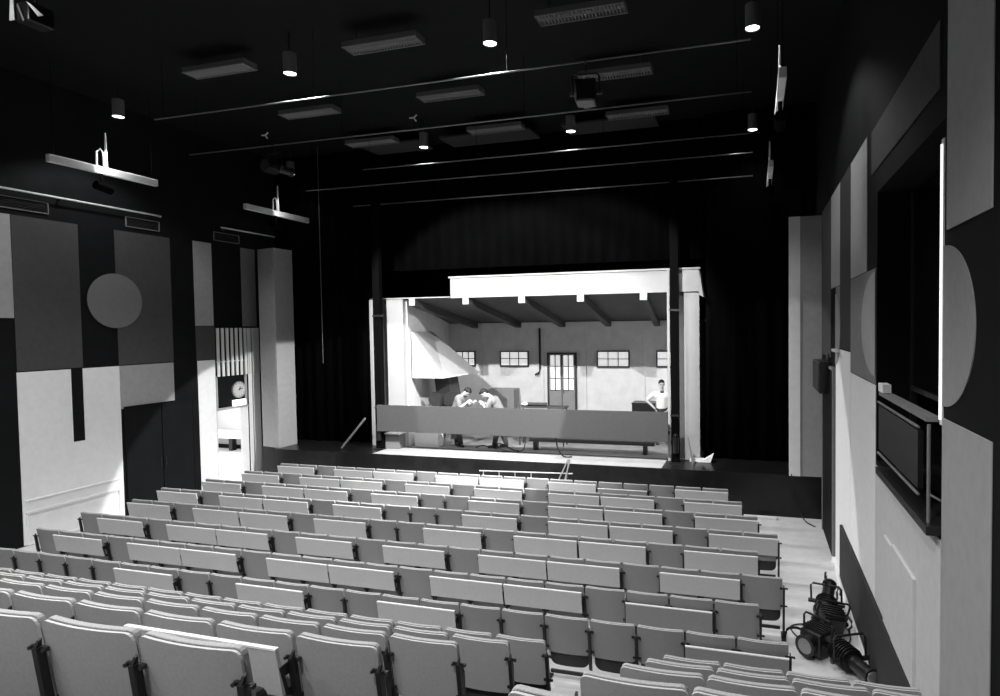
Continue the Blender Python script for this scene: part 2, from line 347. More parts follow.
# ------------------------------------------------------------------ chairs
P = .543
def shell_mesh(w, z0, z1, y, th, rc, curve, tilt, rb=None, nx=20, nz=5):
    rb = rc if rb is None else rb
    bm = bmesh.new(); F = []; B = []
    hw = w / 2
    xs = []
    for k in range(nx + 1):
        s = -math.cos(PI * k / nx); xs.append(hw * (s * .93 + (2 * k / nx - 1) * .07))
    for x in xs:
        d = abs(x) - (hw - rc)
        zt = z1 - (rc - math.sqrt(max(0, rc * rc - d * d)) if d > 0 else 0)
        d2 = abs(x) - (hw - rb)
        zb = z0 + (rb - math.sqrt(max(0, rb * rb - d2 * d2)) if d2 > 0 else 0)
        fr = []; bk = []
        for q in range(nz + 1):
            z = zb + (zt - zb) * q / nz
            yy = y + curve * (1 - (x / hw) ** 2) * -1 - tilt * (z - z0) / (z1 - z0)
            bk.append(bm.verts.new((x, yy, z))); fr.append(bm.verts.new((x, yy + th, z)))
        F.append(fr); B.append(bk)
    for i in range(nx):
        for q in range(nz):
            bm.faces.new((B[i][q], B[i + 1][q], B[i + 1][q + 1], B[i][q + 1]))
            bm.faces.new((F[i][q], F[i][q + 1], F[i + 1][q + 1], F[i + 1][q]))
        bm.faces.new((B[i][nz], B[i + 1][nz], F[i + 1][nz], F[i][nz]))
        bm.faces.new((B[i][0], F[i][0], F[i + 1][0], B[i + 1][0]))
    for i in (0, nx):
        for q in range(nz): bm.faces.new((B[i][q], B[i][q + 1], F[i][q + 1], F[i][q]))
    return bm
def stanchion(parent, x):
    s = sub(lambda b: (bm_prism(b, [(.07, .0), (.11, .0), (.018, .70), (-.016, .70)], 'x', x - .015, x + .015),
                       bm_box(b, x - .03, x + .03, .0, .24, 0, .018)), 'post', 'steel', parent)
    sub(lambda b: (bm_box(b, x - .048, x + .048, .002, .016, .685, .703),
                   bm_tube(b, [(x - .041, .005, .694), (x - .041, -.010, .694)], .009), bm_tube(b, [(x + .041, .005, .694), (x + .041, -.010, .694)], .009),
                   bm_prism(b, [(-.014, .70), (.012, .70), (.014, .735), (.002, .728)], 'x', x - .007, x + .007)), 'bracket', 'steel', s)
    sub(lambda b: bm_box(b, x - .045, x + .045, .030, .048, .44, .458), 'bracket', 'steel', s)
def make_chair(rounded, first):
    r = bpy.data.objects.new('tip_up_seat', None); C.objects.link(r); r.empty_display_size = .1
    rc = .034 if rounded else .016
    w = .508 if rounded else .512
    o = obj('backrest', shell_mesh(w, .375, .822, .075, .012, rc, .022, .070, rb=.05), 'shellr' if rounded else 'shell', r)
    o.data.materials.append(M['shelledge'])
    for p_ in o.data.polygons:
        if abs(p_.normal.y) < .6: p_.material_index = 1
    obj('cushion', shell_mesh(w - .010, .42, .828, .0885, .028, rc, .022, .066, rb=.05), 'cushion', r, bevel=.009)
    obj('seat', shell_mesh(.47, .205, .60, .135, .04, .04, .035, .02, rb=.08), 'pan', r)
    sub(lambda b: bm_box(b, -.228, .228, .112, .14, .10, .135), 'foot_rail', 'steel', r)
    stanchion(r, P / 2)
    if first: stanchion(r, -P / 2)
    return r
protos = {(a, b): make_chair(a, b) for a in (0, 1) for b in (0, 1)}
kms = {k: make_kidmap(v) for k, v in protos.items()}
used = set()
def place_chair(x, y, z, label, group, rounded, first):
    k = (int(rounded), int(first))
    if k in used: c = copy_tree(protos[k], None, kms[k])
    else: used.add(k); c = protos[k]
    c.location = (x, y, z); c.rotation_euler = (0, 0, 0)
    tag(c, label, 'chair', group)
    return c
# folding desk across two seats
def make_desk(special):
    r = bpy.data.objects.new('folding_desk', None); C.objects.link(r); r.empty_display_size = .1
    zt = .775 if not special else .70
    yt, yb = (-.075, -.03)
    if special: yt, yb = (-.05, -.03)
    zb = zt - .27
    d = sub(lambda b: bm_prism(b, [(yt - .02, zt), (yt + .002, zt), (yb + .002, zb), (yb - .02, zb)], 'x', -.525, .525), 'desk_board', 'desk' if not special else 'shell', r)
    sub(lambda b: bm_box(b, -.526, .526, yt - .022, yt + .004, zt + .0005, zt + .012), 'desk_edge', 'deskedge', d)
    for s in (-1, 1):
        def br(b):
            x0, x1 = (s * .518, s * .526)
            x0, x1 = min(x0, x1), max(x0, x1)
            outer = [(yt + .003, .672), (.014, .672), (.040, .50), (.03, .47), (yb + .003, .50)]
            c = (sum(p[0] for p in outer) / 5, sum(p[1] for p in outer) / 5)
            inner = [(c[0] + (p[0] - c[0]) * .42, c[1] + (p[1] - c[1]) * .42) for p in outer]
            V = [[b.verts.new((x, p[0], p[1])) for p in q] for x in (x0, x1) for q in (outer, inner)]
            for i in range(5):
                j = (i + 1) % 5
                b.faces.new((V[0][i], V[0][j], V[1][j], V[1][i])); b.faces.new((V[2][i], V[3][i], V[3][j], V[2][j]))
                b.faces.new((V[0][i], V[2][i], V[2][j], V[0][j])); b.faces.new((V[1][i], V[1][j], V[3][j], V[3][i]))
        sub(br, 'bracket', 'steel', r)
    return r
dprot = {s: make_desk(s) for s in (0, 1)}; dkm = {k: make_kidmap(v) for k, v in dprot.items()}; dused = set()
def place_desk(x, y, z, label, group, special=0):
    if special in dused: c = copy_tree(dprot[special], None, dkm[special])
    else: dused.add(special); c = dprot[special]
    c.location = (x, y, z); tag(c, label, 'folding desk', group)
PATS = {0: 'DSDDSDDSDXSD', 1: 'DSDDSDSDSDDSD', 2: 'DSDDSDSSDSDDSD', 3: 'DSDDSDSSSDSDDSD', 4: 'DSDDSDSSDSDDSD', 5: 'SDSDDSDSDSDDSDS', 6: 'SDSDDSDDSDDSXS', 7: 'SSSSSSDSSDSSDSSSSSX'}
right_end = {0: -.52, 1: -.235, 2: .04, 3: .34, 4: .04, 5: .34, 6: .045, 7: .33}
want = {0: 20, 1: 21, 2: 22, 3: 23, 4: 22, 5: 23, 6: 22, 7: 23}
for k in range(8):
    pat = PATS[k]; n = sum(2 if c in 'DX' else 1 for c in pat)
    if n < want[k] and k in (0,):      # front row
        pat = 'DSDDSDDSDXSD'
    n = sum(2 if c in 'DX' else 1 for c in pat)
    print('row', k, n, want[k])
    y = (12.5, 11.65, 10.81, 9.96, 9.13, 8.24, 7.37, 6.53)[k]
    PK = (.5435, .5435, .5425, .5435, .543, .5365, .537, .536)[k]
    x = right_end[k] - n * PK
    idx = 1
    rowname = 'front row' if k == 0 else '%s row from the stage' % ORD[k + 1]
    for ci, ch in enumerate(pat):
        m = 2 if ch in 'DX' else 1
        for q in range(m):
            if m == 2: lab = 'grey seat with desk behind it, %s from left, %s' % (ORD[idx], rowname)
            else: lab = 'plain-backed grey tip-up seat, %s from left, %s' % (ORD[idx], rowname)
            place_chair(x + PK / 2 + q * PK, y, 0, lab, 'tip-up seats of the flat front block', 0, idx == 1)
            idx += 1
        if m == 2:
            place_desk(x + PK, y, 0, '%s folding desk behind seats %s and %s, %s' % ('darker low-hung' if ch == 'X' else 'pale', ORD[idx - 2], ORD[idx - 1], rowname), 'folding desks of the front block', int(ch == 'X'))
        x += m * PK
cnt = [15, 13, 12, 9, 7]
for n in range(5):
    y, z = tierY(n), tierH(n)
    rn = ['lowest raised row', 'second raised row', 'third raised row', 'fourth raised row', 'fifth raised row'][n]
    for j in range(cnt[n]):
        place_chair(-1.885 - P / 2 - j * P, y, z - .015, 'rounded grey seat, %s left of the central steps, %s' % (ORD[j + 1], rn), 'rounded seats of the raised rows, big bank', 1, j == cnt[n] - 1)
    for j in range(4):
        place_chair(-.82 + P / 2 + j * (2.08 / 4), y, z, 'rounded grey seat, %s right of the central steps, %s' % (ORD[j + 1], rn), 'rounded seats of the raised rows, aisle bank', 1, j == 0)
place_desk(-2.966, 2.705, 1.655, 'pale folding desk in the raised rows, nearest the camera', 'folding desks of the raised rows')

# ------------------------------------------------------------------ stage set
YW, YK = 14.65, 19.3
def sk(y): return -.086 * (y - YW)
tag(boxobj('set_pillar', 'setfront', (-9.67, -9.165, YW, YW + .14, HS + .011, 4.93)), 'white front pillar of the set on the fireplace side', 'set pillar')
tag(boxobj('set_strip', 'setfront', (-10.21, -10.09, YW, YW + .05, HS + .011, 4.93)), 'thin white vertical strip beside the fireplace-end mast', 'strip')
tag(boxobj('set_strip', 'setfront', (-2.005, -1.945, YW - .2, YW - .15, HS + .011, 5.45)), 'thin white vertical strip beside the mast near the man', 'strip')
tag(boxobj('set_flat', 'setgrey', (-10.08, -9.68, YW + .15, YW + .18, HS + .011, 4.93)), 'recessed grey flat between strip and pillar, fireplace end', 'flat')
tag(boxobj('set_flat', 'setgrey', (-1.97, -1.65, YW + .15, YW + .18, HS + .011, 4.92)), 'recessed grey flat behind the mast near the man', 'flat')
tag(boxobj('set_pillar', 'setfront', (-1.63, -1.275, YW, YW + .14, HS + .011, 4.92)), 'white front pillar of the set near the standing man', 'set pillar')
# black posts and counter weights
for x0, x1, who in ((-9.83, -9.62, 'tall black mast at the fireplace end of the long grey board'), (-1.905, -1.715, 'tall black mast hiding part of the standing man')):
    t = thing('scaffold_mast', who, 'mast', ((x0 + x1) / 2, 14.33, HS))
    w = (x1 - x0) / 2
    sub(lambda b: bm_box(b, -w, w, -.07, .07, .02, 6.6), 'mast', 'mast', t)
    sub(lambda b: (bm_box(b, -w - .05, w + .05, -.14, .14, 0, .02),), 'base_plate', 'steel', t)
    sub(lambda b: (bm_box(b, -w - .015, w + .015, -.085, .085, 1.10, 1.14), bm_box(b, -w - .015, w + .015, -.085, .085, 3.55, 3.60)), 'collar', 'steel', t)
    sub(lambda b: (bm_tube(b, [(w * .2, -.12, .25), (w * .2, -.12, .62)], .07, 12), bm_ball(b, (w * .2, -.13, .66), .05)), 'winch', 'lamp', t)
# fascia, cornice and edge trim
t = thing('roof_fascia', 'white fascia board across the front of the set roof', 'fascia', (0, YW, 0))
sub(lambda b: bm_box(b, -7.70, -1.27, -.06, .04, 4.92, 5.43), 'fascia_board', 'setfront', t)
sub(lambda b: bm_box(b, -7.73, -1.24, -.10, .06, 5.44, 5.48), 'cornice', 'setfront', t)
sub(lambda b: bm_box(b, -9.9, -7.73, -.03, .04, 4.94, 4.965), 'edge_strip', 'setfront', t)
sub(lambda b: [bm_box(b, x, x + .008, -.062, -.0605, 4.93, 5.42) for x in (-6.9, -5.9, -5.0, -4.1, -3.2, -2.4)], 'joint_lines', 'lgrey', t)
sub(lambda b: bm_prism(b, [(-1.265, 4.84), (-1.265, 5.42), (-1.17, 4.78)], 'y', -.05, .9), 'end_brace', 'setfront', t)
# roof slab (slopes to the back)
bm = bmesh.new(); RH = lambda y: 4.93 - (y - YW) * .62 / 4.65
vs = []
for x, y, dz in [(-10.2, YW + .05, 0), (-1.2, YW + .05, 0), (-1.2 + sk(YK), YK + .12, 0), (-10.4, YK + .12, 0)]:
    vs.append((x, y, RH(y)))
v0 = [bm.verts.new(p) for p in vs]; v1 = [bm.verts.new((p[0], p[1], p[2] + .05)) for p in vs]
bm.faces.new(v0); bm.faces.new(v1[::-1])
for i in range(4): bm.faces.new((v0[i], v0[(i + 1) % 4], v1[(i + 1) % 4], v1[i]))
tag(obj('set_roof', bm, 'setroof'), 'sloping boarded roof over the stage set', 'roof')
for i, x in enumerate((-8.85, -7.27, -5.71, -4.16, -2.59)):
    bm = bmesh.new(); a = []
    for y in (YW - .07, YK - .02):
        h = RH(y) - .004; xx = x + sk(y)
        a.append([bm.verts.new(p) for p in ((xx - .09, y, h), (xx + .09, y, h), (xx + .09, y, h - .19), (xx - .09, y, h - .19))])
    bm.faces.new(a[0]); bm.faces.new(a[1][::-1])
    for q in range(4): bm.faces.new((a[0][q], a[0][(q + 1) % 4], a[1][(q + 1) % 4], a[1][q]))
    o = obj('roof_beam', bm, 'setroof')
    o.data.materials.append(M['setfront'])
    for p in o.data.polygons:
        if abs(p.center.y - (YW - .07)) < .01: p.material_index = 1
    tag(o, 'white-ended sloping roof beam of the set, %s counted from the fireplace' % ORD[i + 1], 'beam', 'roof beams of the set')
# set walls
bm = bmesh.new(); bm_box(bm, -10.40, -1.35, YK, YK + .10, HS + .011, 4.29)
t = thing('set_back_wall', 'plastered back wall of the stage set with windows', 'set wall')
obj('wall_face', bm, 'setwall', t)
for x, w in ((-9.02, .05), (-6.84, .05), (-5.37, .05), (-3.45, .06)): sub(lambda b: bm_box(b, x, x + w, YK - .035, YK - .001, HS + .011, 4.28), 'pilaster', 'setwall', t)
def side_wall(xa, xb, th, lab):
    bm = bmesh.new(); ya, yb = YW + .15, YK - .001
    a = []
    for x, y in ((xa, ya), (xb, yb), (xb + th, yb), (xa + th, ya)):
        a.append((bm.verts.new((x, y, HS + .011)), bm.verts.new((x, y, RH(y) - .005))))
    bm.faces.new([p[0] for p in a]); bm.faces.new([p[1] for p in a][::-1])
    for i in range(4): bm.faces.new((a[i][0], a[(i + 1) % 4][0], a[(i + 1) % 4][1], a[i][1]))
    tag(obj('set_side_wall', bm, 'setwall'), lab, 'set wall')
side_wall(-9.125, -10.27, -.1, 'side wall of the set carrying the fireplace hood')
side_wall(-1.60, -2.0, .1, 'side wall of the set behind the white pillar near the man')
def set_window(x0, x1, z0, z1, nx, nz, lab):
    t = thing('set_window', lab, 'window', ((x0 + x1) / 2, YK, z0)); w = (x1 - x0) / 2; h = z1 - z0
    fr = .035
    sub(lambda b: (bm_box(b, -w - fr, w + fr, -.06, -.001, -fr * 1.8, 0), bm_box(b, -w - fr, w + fr, -.06, -.001, h, h + fr), bm_box(b, -w - fr, -w, -.06, -.001, 0, h), bm_box(b, w, w + fr, -.06, -.001, 0, h),
                   [bm_box(b, -w + 2 * w * k / nx - .012, -w + 2 * w * k / nx + .012, -.05, -.02, 0, h) for k in range(1, nx)],
                   [bm_box(b, -w, w, -.05, -.02, h * k / nz - .012, h * k / nz + .012) for k in range(1, nz)]), 'window_frame', 'wood', t)
    sub(lambda b: bm_box(b, -w, w, -.018, -.004, 0, h), 'pane', 'pane', t)
set_window(-9.98, -9.31, 2.86, 3.30, 3, 2, 'small lit window of the set beside the fireplace hood')
set_window(-8.32, -7.36, 2.86, 3.30, 3, 2, 'three-pane lit window of the set nearer the hood')
set_window(-4.92, -3.92, 2.85, 3.30, 3, 2, 'three-pane lit window of the set past the glazed doors')
set_window(-2.98, -2.02, 2.86, 3.30, 3, 2, 'lit window of the set above the standing man')
t = thing('glazed_door', 'double glazed doors in the back wall of the stage set', 'door', (-6.15, YK, HS + .011))
sub(lambda b: (bm_box(b, -.50, -.45, -.09, -.001, 0, 2.36), bm_box(b, .45, .50, -.09, -.001, 0, 2.36), bm_box(b, -.45, .45, -.09, -.001, 2.31, 2.36)), 'door_frame', 'wood', t)
for s in (-1, 1):
    x0, x1 = (.015, .44) if s > 0 else (-.44, -.015)
    lf = sub(lambda b: (bm_box(b, x0, x1, -.07, -.03, 0.01, 1.10), bm_box(b, x0, x0 + .04, -.07, -.03, 1.10, 2.30), bm_box(b, x1 - .04, x1, -.07, -.03, 1.10, 2.30)), 'door_leaf', 'setdoor', t)
    sub(lambda b: (bm_box(b, (x0 + x1) / 2 - .014, (x0 + x1) / 2 + .014, -.075, -.05, 1.12, 2.30), [bm_box(b, x0 + .04, x1 - .04, -.074, -.05, z, z + .025) for z in (1.10, 1.50, 1.90, 2.275)]), 'glazing_bar', 'wood', lf)
    sub(lambda b: bm_box(b, x0 + .041, x1 - .041, -.048, -.04, 1.13, 2.27), 'pane', 'pane', lf)
    sub(lambda b: bm_box(b, x0 + .06, x1 - .06, -.078, -.071, .2, 1.0), 'door_panel', 'setdoor', lf)
sub(lambda b: bm_box(b, -.012, .012, -.08, -.03, .02, 2.3), 'astragal', 'wood', t)
sub(lambda b: bm_tube(b, [(.06, -.09, 1.02), (.06, -.09, 1.14)], .012), 'door_handle', 'steel', t)
t = tag(sub(lambda b: bm_tube(b, [(-6.92, YK - .04, 4.1), (-6.92, YK - .04, 2.75), (-6.94, YK - .08, 2.62), (-7.05, YK - .16, 2.55)], .035), 'drain_pipe', 'wood', None, smooth=True), 'dark drain pipe with a bent foot on the set back wall', 'pipe')
tag(boxobj('low_cabinet', 'setdoor', (-8.60, -7.68, YK - .5, YK - .01, HS + .011, 2.09), bevel=.01), 'grey low cabinet against the set wall right of the hood', 'cabinet')
t = thing('dark_crate', 'black box standing behind the board beside the standing man', 'box', (-3.33, 18.6, HS + .011))
sub(lambda b: bm_box(b, -.30, .42, -.3, .3, 0, .84), 'case', 'lamp', t, bevel=.01); sub(lambda b: bm_box(b, -.31, .43, -.31, .31, .841, .87), 'lid', 'lamp', t)
# fireplace hood
t = thing('fireplace_hood', 'pale plaster wedge-shaped chimney hood on the set side wall', 'hood')
bm = bmesh.new()
F_ = [(-9.15, 15.02, 4.04), (-9.15, 15.02, 2.82), (-8.17, 15.02, 2.82)]; B_ = [(-9.67, 17.0, 4.04), (-9.67, 17.0, 2.82), (-8.11, 17.0, 2.82)]
F2 = (-9.10, 15.02, 4.04); B2 = (-9.62, 17.0, 4.04)
fa = [bm.verts.new(p) for p in (F_[0], F_[1], F_[2], F2)]; ba = [bm.verts.new(p) for p in (B_[0], B_[1], B_[2], B2)]
bm.faces.new(fa); bm.faces.new(ba[::-1])
for i in range(4): bm.faces.new((fa[i], fa[(i + 1) % 4], ba[(i + 1) % 4], ba[i]))
obj('hood_body', bm, 'hood', t)
sub(lambda b: (bm_prism(b, [(-9.12, 14.99), (-8.14, 14.99), (-8.08, 17.03), (-9.64, 17.03)], 'z', 2.77, 2.815)), 'hood_lip', 'setwhite', t)
t = thing('forge_bench', 'dark masonry bench and leaning flue under the chimney hood', 'bench')  # dark shapes standing where only the hood's shade falls
sub(lambda b: bm_box(b, -9.2, -8.5, 15.9, 17.2, HS + .011, 1.9), 'bench_block', 'setgrey', t)
sub(lambda b: bm_prism(b, [(-9.2, 2.76), (-8.75, 2.76), (-8.6, 1.905), (-9.1, 1.905)], 'y', 16.3, 16.9), 'flue', 'wood', t)
# low pale boxes under the board
for x0, x1, y0, h, m, lab in ((-9.60, -9.18, 14.40, .38, 'setgrey', 'grey framed box beneath the board, nearest the mast'), (-8.95, -8.25, 14.80, .46, 'setwall', 'pale low box beneath the board under the hood'), (-7.0, -5.3, 17.3, .45, 'lgrey', 'long grey low bench behind the cables under the board')):
    t = thing('low_box', lab, 'box', ((x0 + x1) / 2, y0 - .05, HS + .011)); w = (x1 - x0) / 2
    sub(lambda b: bm_box(b, -w, w, 0, .3, 0, h), 'box_body', m, t, bevel=.008); sub(lambda b: bm_box(b, -w - .02, w + .02, -.01, .32, h + .001, h + .03), 'lid', 'setwall', t)
# long grey board on its hooks
t = thing('long_board', 'long grey board hung level between the two black masts', 'board', (0, 14.10, 0))
sub(lambda b: bm_box(b, -9.66, -1.95, -.025, .025, 1.43, 2.125), 'board_panel', 'board', t, bevel=.004)
for x in (-9.64, -1.93): sub(lambda b: bm_box(b, x - .02, x + .02, .026, .068, 1.6, 1.68), 'hook', 'steel', t)
# dark tube on the stage floor under board
t = thing('dark_tube', 'long dark bar lying low under the grey board', 'bar', (0, 0, 0))
sub(lambda b: bm_box(b, -5.72, -2.42, 15.0, 15.1, 1.14, 1.24), 'bar', 'steel', t)
sub(lambda b: bm_box(b, -5.6, -5.5, 14.97, 15.13, HS + .012, 1.139), 'foot', 'steel', t)
sub(lambda b: bm_box(b, -2.7, -2.6, 14.97, 15.13, HS + .012, 1.139), 'foot', 'steel', t)
sub(lambda b: bm_tube(b, [(-5.7, 15.1, 1.27), (-2.5, 15.1, 1.27)], .028), 'tube', 'setwhite', t)
# cables
def cable(name, pts, r, lab, m='rubber', n=8):
    bm = bmesh.new(); P_ = [Vector(p) for p in pts]; out = []
    for i in range(len(P_) - 1):
        a, b, c, d = P_[max(i - 1, 0)], P_[i], P_[i + 1], P_[min(i + 2, len(P_) - 1)]
        for q in range(n):
            s = q / n; out.append(.5 * ((2 * b) + (c - a) * s + (2 * a - 5 * b + 4 * c - d) * s * s + (3 * b - a - 3 * c + d) * s ** 3))
    out.append(P_[-1]); bm_tube(bm, out, r, 6)
    return tag(obj(name, bm, m, smooth=True), lab, 'cable')
z = HS + .03
cable('cable', [(-4.75, 14.28, 1.5), (-4.7, 14.28, 1.15), (-4.55, 14.3, z), (-4.35, 14.3, z)], .018, 'dark cable looping down under the middle of the grey board')
cable('cable', [(-7.2, 14.9, z), (-6.9, 14.7, z + .1), (-6.6, 14.9, z), (-6.4, 14.6, z + .2), (-6.1, 14.8, z), (-5.9, 14.7, z)], .015, 'tangled dark cable on the stage floor by the crew legs')
cable('cable', [(-6.3, 14.3, 1.5), (-6.35, 14.4, 1.1), (-6.2, 14.6, z), (-5.8, 14.6, z + .02), (-5.6, 14.4, 1.2), (-5.55, 14.3, 1.5)], .012, 'thin cable drooping in a loop under the grey board')
cable('cable', [(.72, 13.6, .95), (.78, 13.5, .5), (.95, 13.35, .08), (1.15, 13.1, .012)], .012, 'thin cable trailing from the stage corner to the floor')
# prop bar leaning on left mast
t = tag(sub(lambda b: bm_tube(b, [(-10.75, 14.05, HS + .03), (-10.05, 14.12, 1.75)], .03), 'brace_pole', 'pipe', None), 'pale pole leaning against the mast at the fireplace side', 'pole')
t = tag(sub(lambda b: bm_tube(b, [(-1.38, 14.1, HS + .03), (-1.52, 14.2, 1.55)], .025), 'brace_pole', 'pipe', None), 'short pale pole leaning against the mast near the man', 'pole')
bm = bmesh.new(); bm_prism(bm, [(-1.5, HS + .01), (-1.02, HS + .01), (-.95, 1.12), (-1.15, .99), (-1.5, .99)], 'y', 14.45, 14.62)
tag(obj('stage_weight', bm, 'setwhite'), 'small white angled foot at the base of the set pillar', 'foot')
# folding rail in front of the stage
t = thing('folding_trestle', 'thin pale metal trestle rail standing before the stage front', 'trestle', (0, 13.2, 0))
sub(lambda b: bm_tube(b, [(-6.3, 0, .75), (-4.0, 0, .80)], .014), 'rail', 'chrome', t)
sub(lambda b: (bm_tube(b, [(-4.62, -.12, 0), (-4.1, 0, 1.12)], .014), bm_tube(b, [(-4.34, -.12, 0), (-4.05, 0, 1.12)], .014), bm_tube(b, [(-4.30, .15, 0), (-4.08, 0, 1.12)], .014)), 'frame', 'chrome', t)
for x in (-6.2, -5.8, -5.4, -5.0): sub(lambda b: bm_tube(b, [(x, 0, 0), (x, 0, .76)], .012), 'leg', 'chrome', t)
tag(boxobj('floor_board', 'setwhite', (.02, .42, 13.38, 13.50, .001, .05), bevel=.004), 'short white batten on the floor by the stage corner', 'batten')
# things on the board edge / behind
def roundchair(x, y, lab):
    t = thing('dark_chair', lab, 'chair', (x, y, HS + .011), .3)
    o = obj('backrest', shell_mesh(.46, 1.0, 1.40, 0, .05, .18, .06, .04), 'pan', t)
    sub(lambda b: bm_box(b, -.22, .22, -.02, -.45, .62, .70), 'seat', 'pan', t, bevel=.02)
    for sx in (-.18, .18):
        for sy in (-.04, -.4): sub(lambda b: bm_tube(b, [(sx * 1.2, sy, 0), (sx, sy, .63)], .014), 'leg', 'steel', t)
    sub(lambda b: (bm_tube(b, [(-.15, .02, .68), (-.15, .02, 1.05)], .012), bm_tube(b, [(.15, .02, .68), (.15, .02, 1.05)], .012)), 'back_post', 'steel', t)
roundchair(-8.78, 15.70, 'dark round-backed high chair behind the board, nearer the pillar')
roundchair(-8.28, 15.65, 'dark round-backed high chair behind the board, beside the crew')
t = thing('work_table', 'narrow dark work table just behind the grey board', 'table', (-6.0, 15.7, HS + .011))
sub(lambda b: bm_box(b, -.25, 1.1, -.2, .2, 1.02, 1.06), 'table_top', 'wood', t)
for sx in (-.2, 1.05):
    for sy in (-.15, .15): sub(lambda b: bm_tube(b, [(sx, sy, 0), (sx, sy, 1.02)], .02), 'leg', 'steel', t)
t = thing('tool_roll', 'dark tool roll with white cloth lying behind the board', 'tool roll', (-5.95, 15.65, HS + 1.072))
sub(lambda b: bm_tube(b, [(-.2, 0, .05), (.5, .02, .05)], .05, 10), 'roll', 'pan', t); sub(lambda b: bm_ball(b, (-.1, -.07, .06), .10, .06, .05), 'cloth', 'setwhite', t)

# ------------------------------------------------------------------ people (continuous remeshed bodies)
def cap(bm, a, ra, b, rb, seg=12):
    a, b = Vector(a), Vector(b)
    bm_ball(bm, a, ra, sub=2); bm_ball(bm, b, rb, sub=2)
    bm_tube(bm, [a, b], ra, seg, r1=rb)
def remesh(o, v=.010, sm=3):
    m = o.modifiers.new('remesh', 'REMESH'); m.mode = 'VOXEL'; m.voxel_size = v; m.use_smooth_shade = True
    s = o.modifiers.new('smooth', 'SMOOTH'); s.factor = .5; s.iterations = sm
def hand(bm, wrist, dirn, side, curl=.5):
    """palm + five fingers from wrist along dirn; side = vector towards the thumb"""
    d = Vector(dirn).normalized(); s = Vector(side); s = (s - d * s.dot(d)).normalized(); n = d.cross(s)
    w = Vector(wrist)
    for q in (-.03, -.01, .01, .03): cap(bm, w + d * .02 + s * q * .6, .016, w + d * .09 + s * q, .013, 8)
    for q, L in ((.032, .070), (.011, .080), (-.011, .074), (-.032, .058)):
        p0 = w + d * .09 + s * q; p1 = p0 + (d + n * curl * .4).normalized() * L * .5; p2 = p1 + (d * .5 + n * curl).normalized() * L * .5
        cap(bm, p0, .0095, p1, .009, 8); cap(bm, p1, .009, p2, .0075, 8)
    t0 = w + d * .03 + s * .03; t1 = t0 + (s + d * .6).normalized() * .04; t2 = t1 + (d + s * .3).normalized() * .03
    cap(bm, t0, .012, t1, .011, 8); cap(bm, t1, .011, t2, .009, 8)
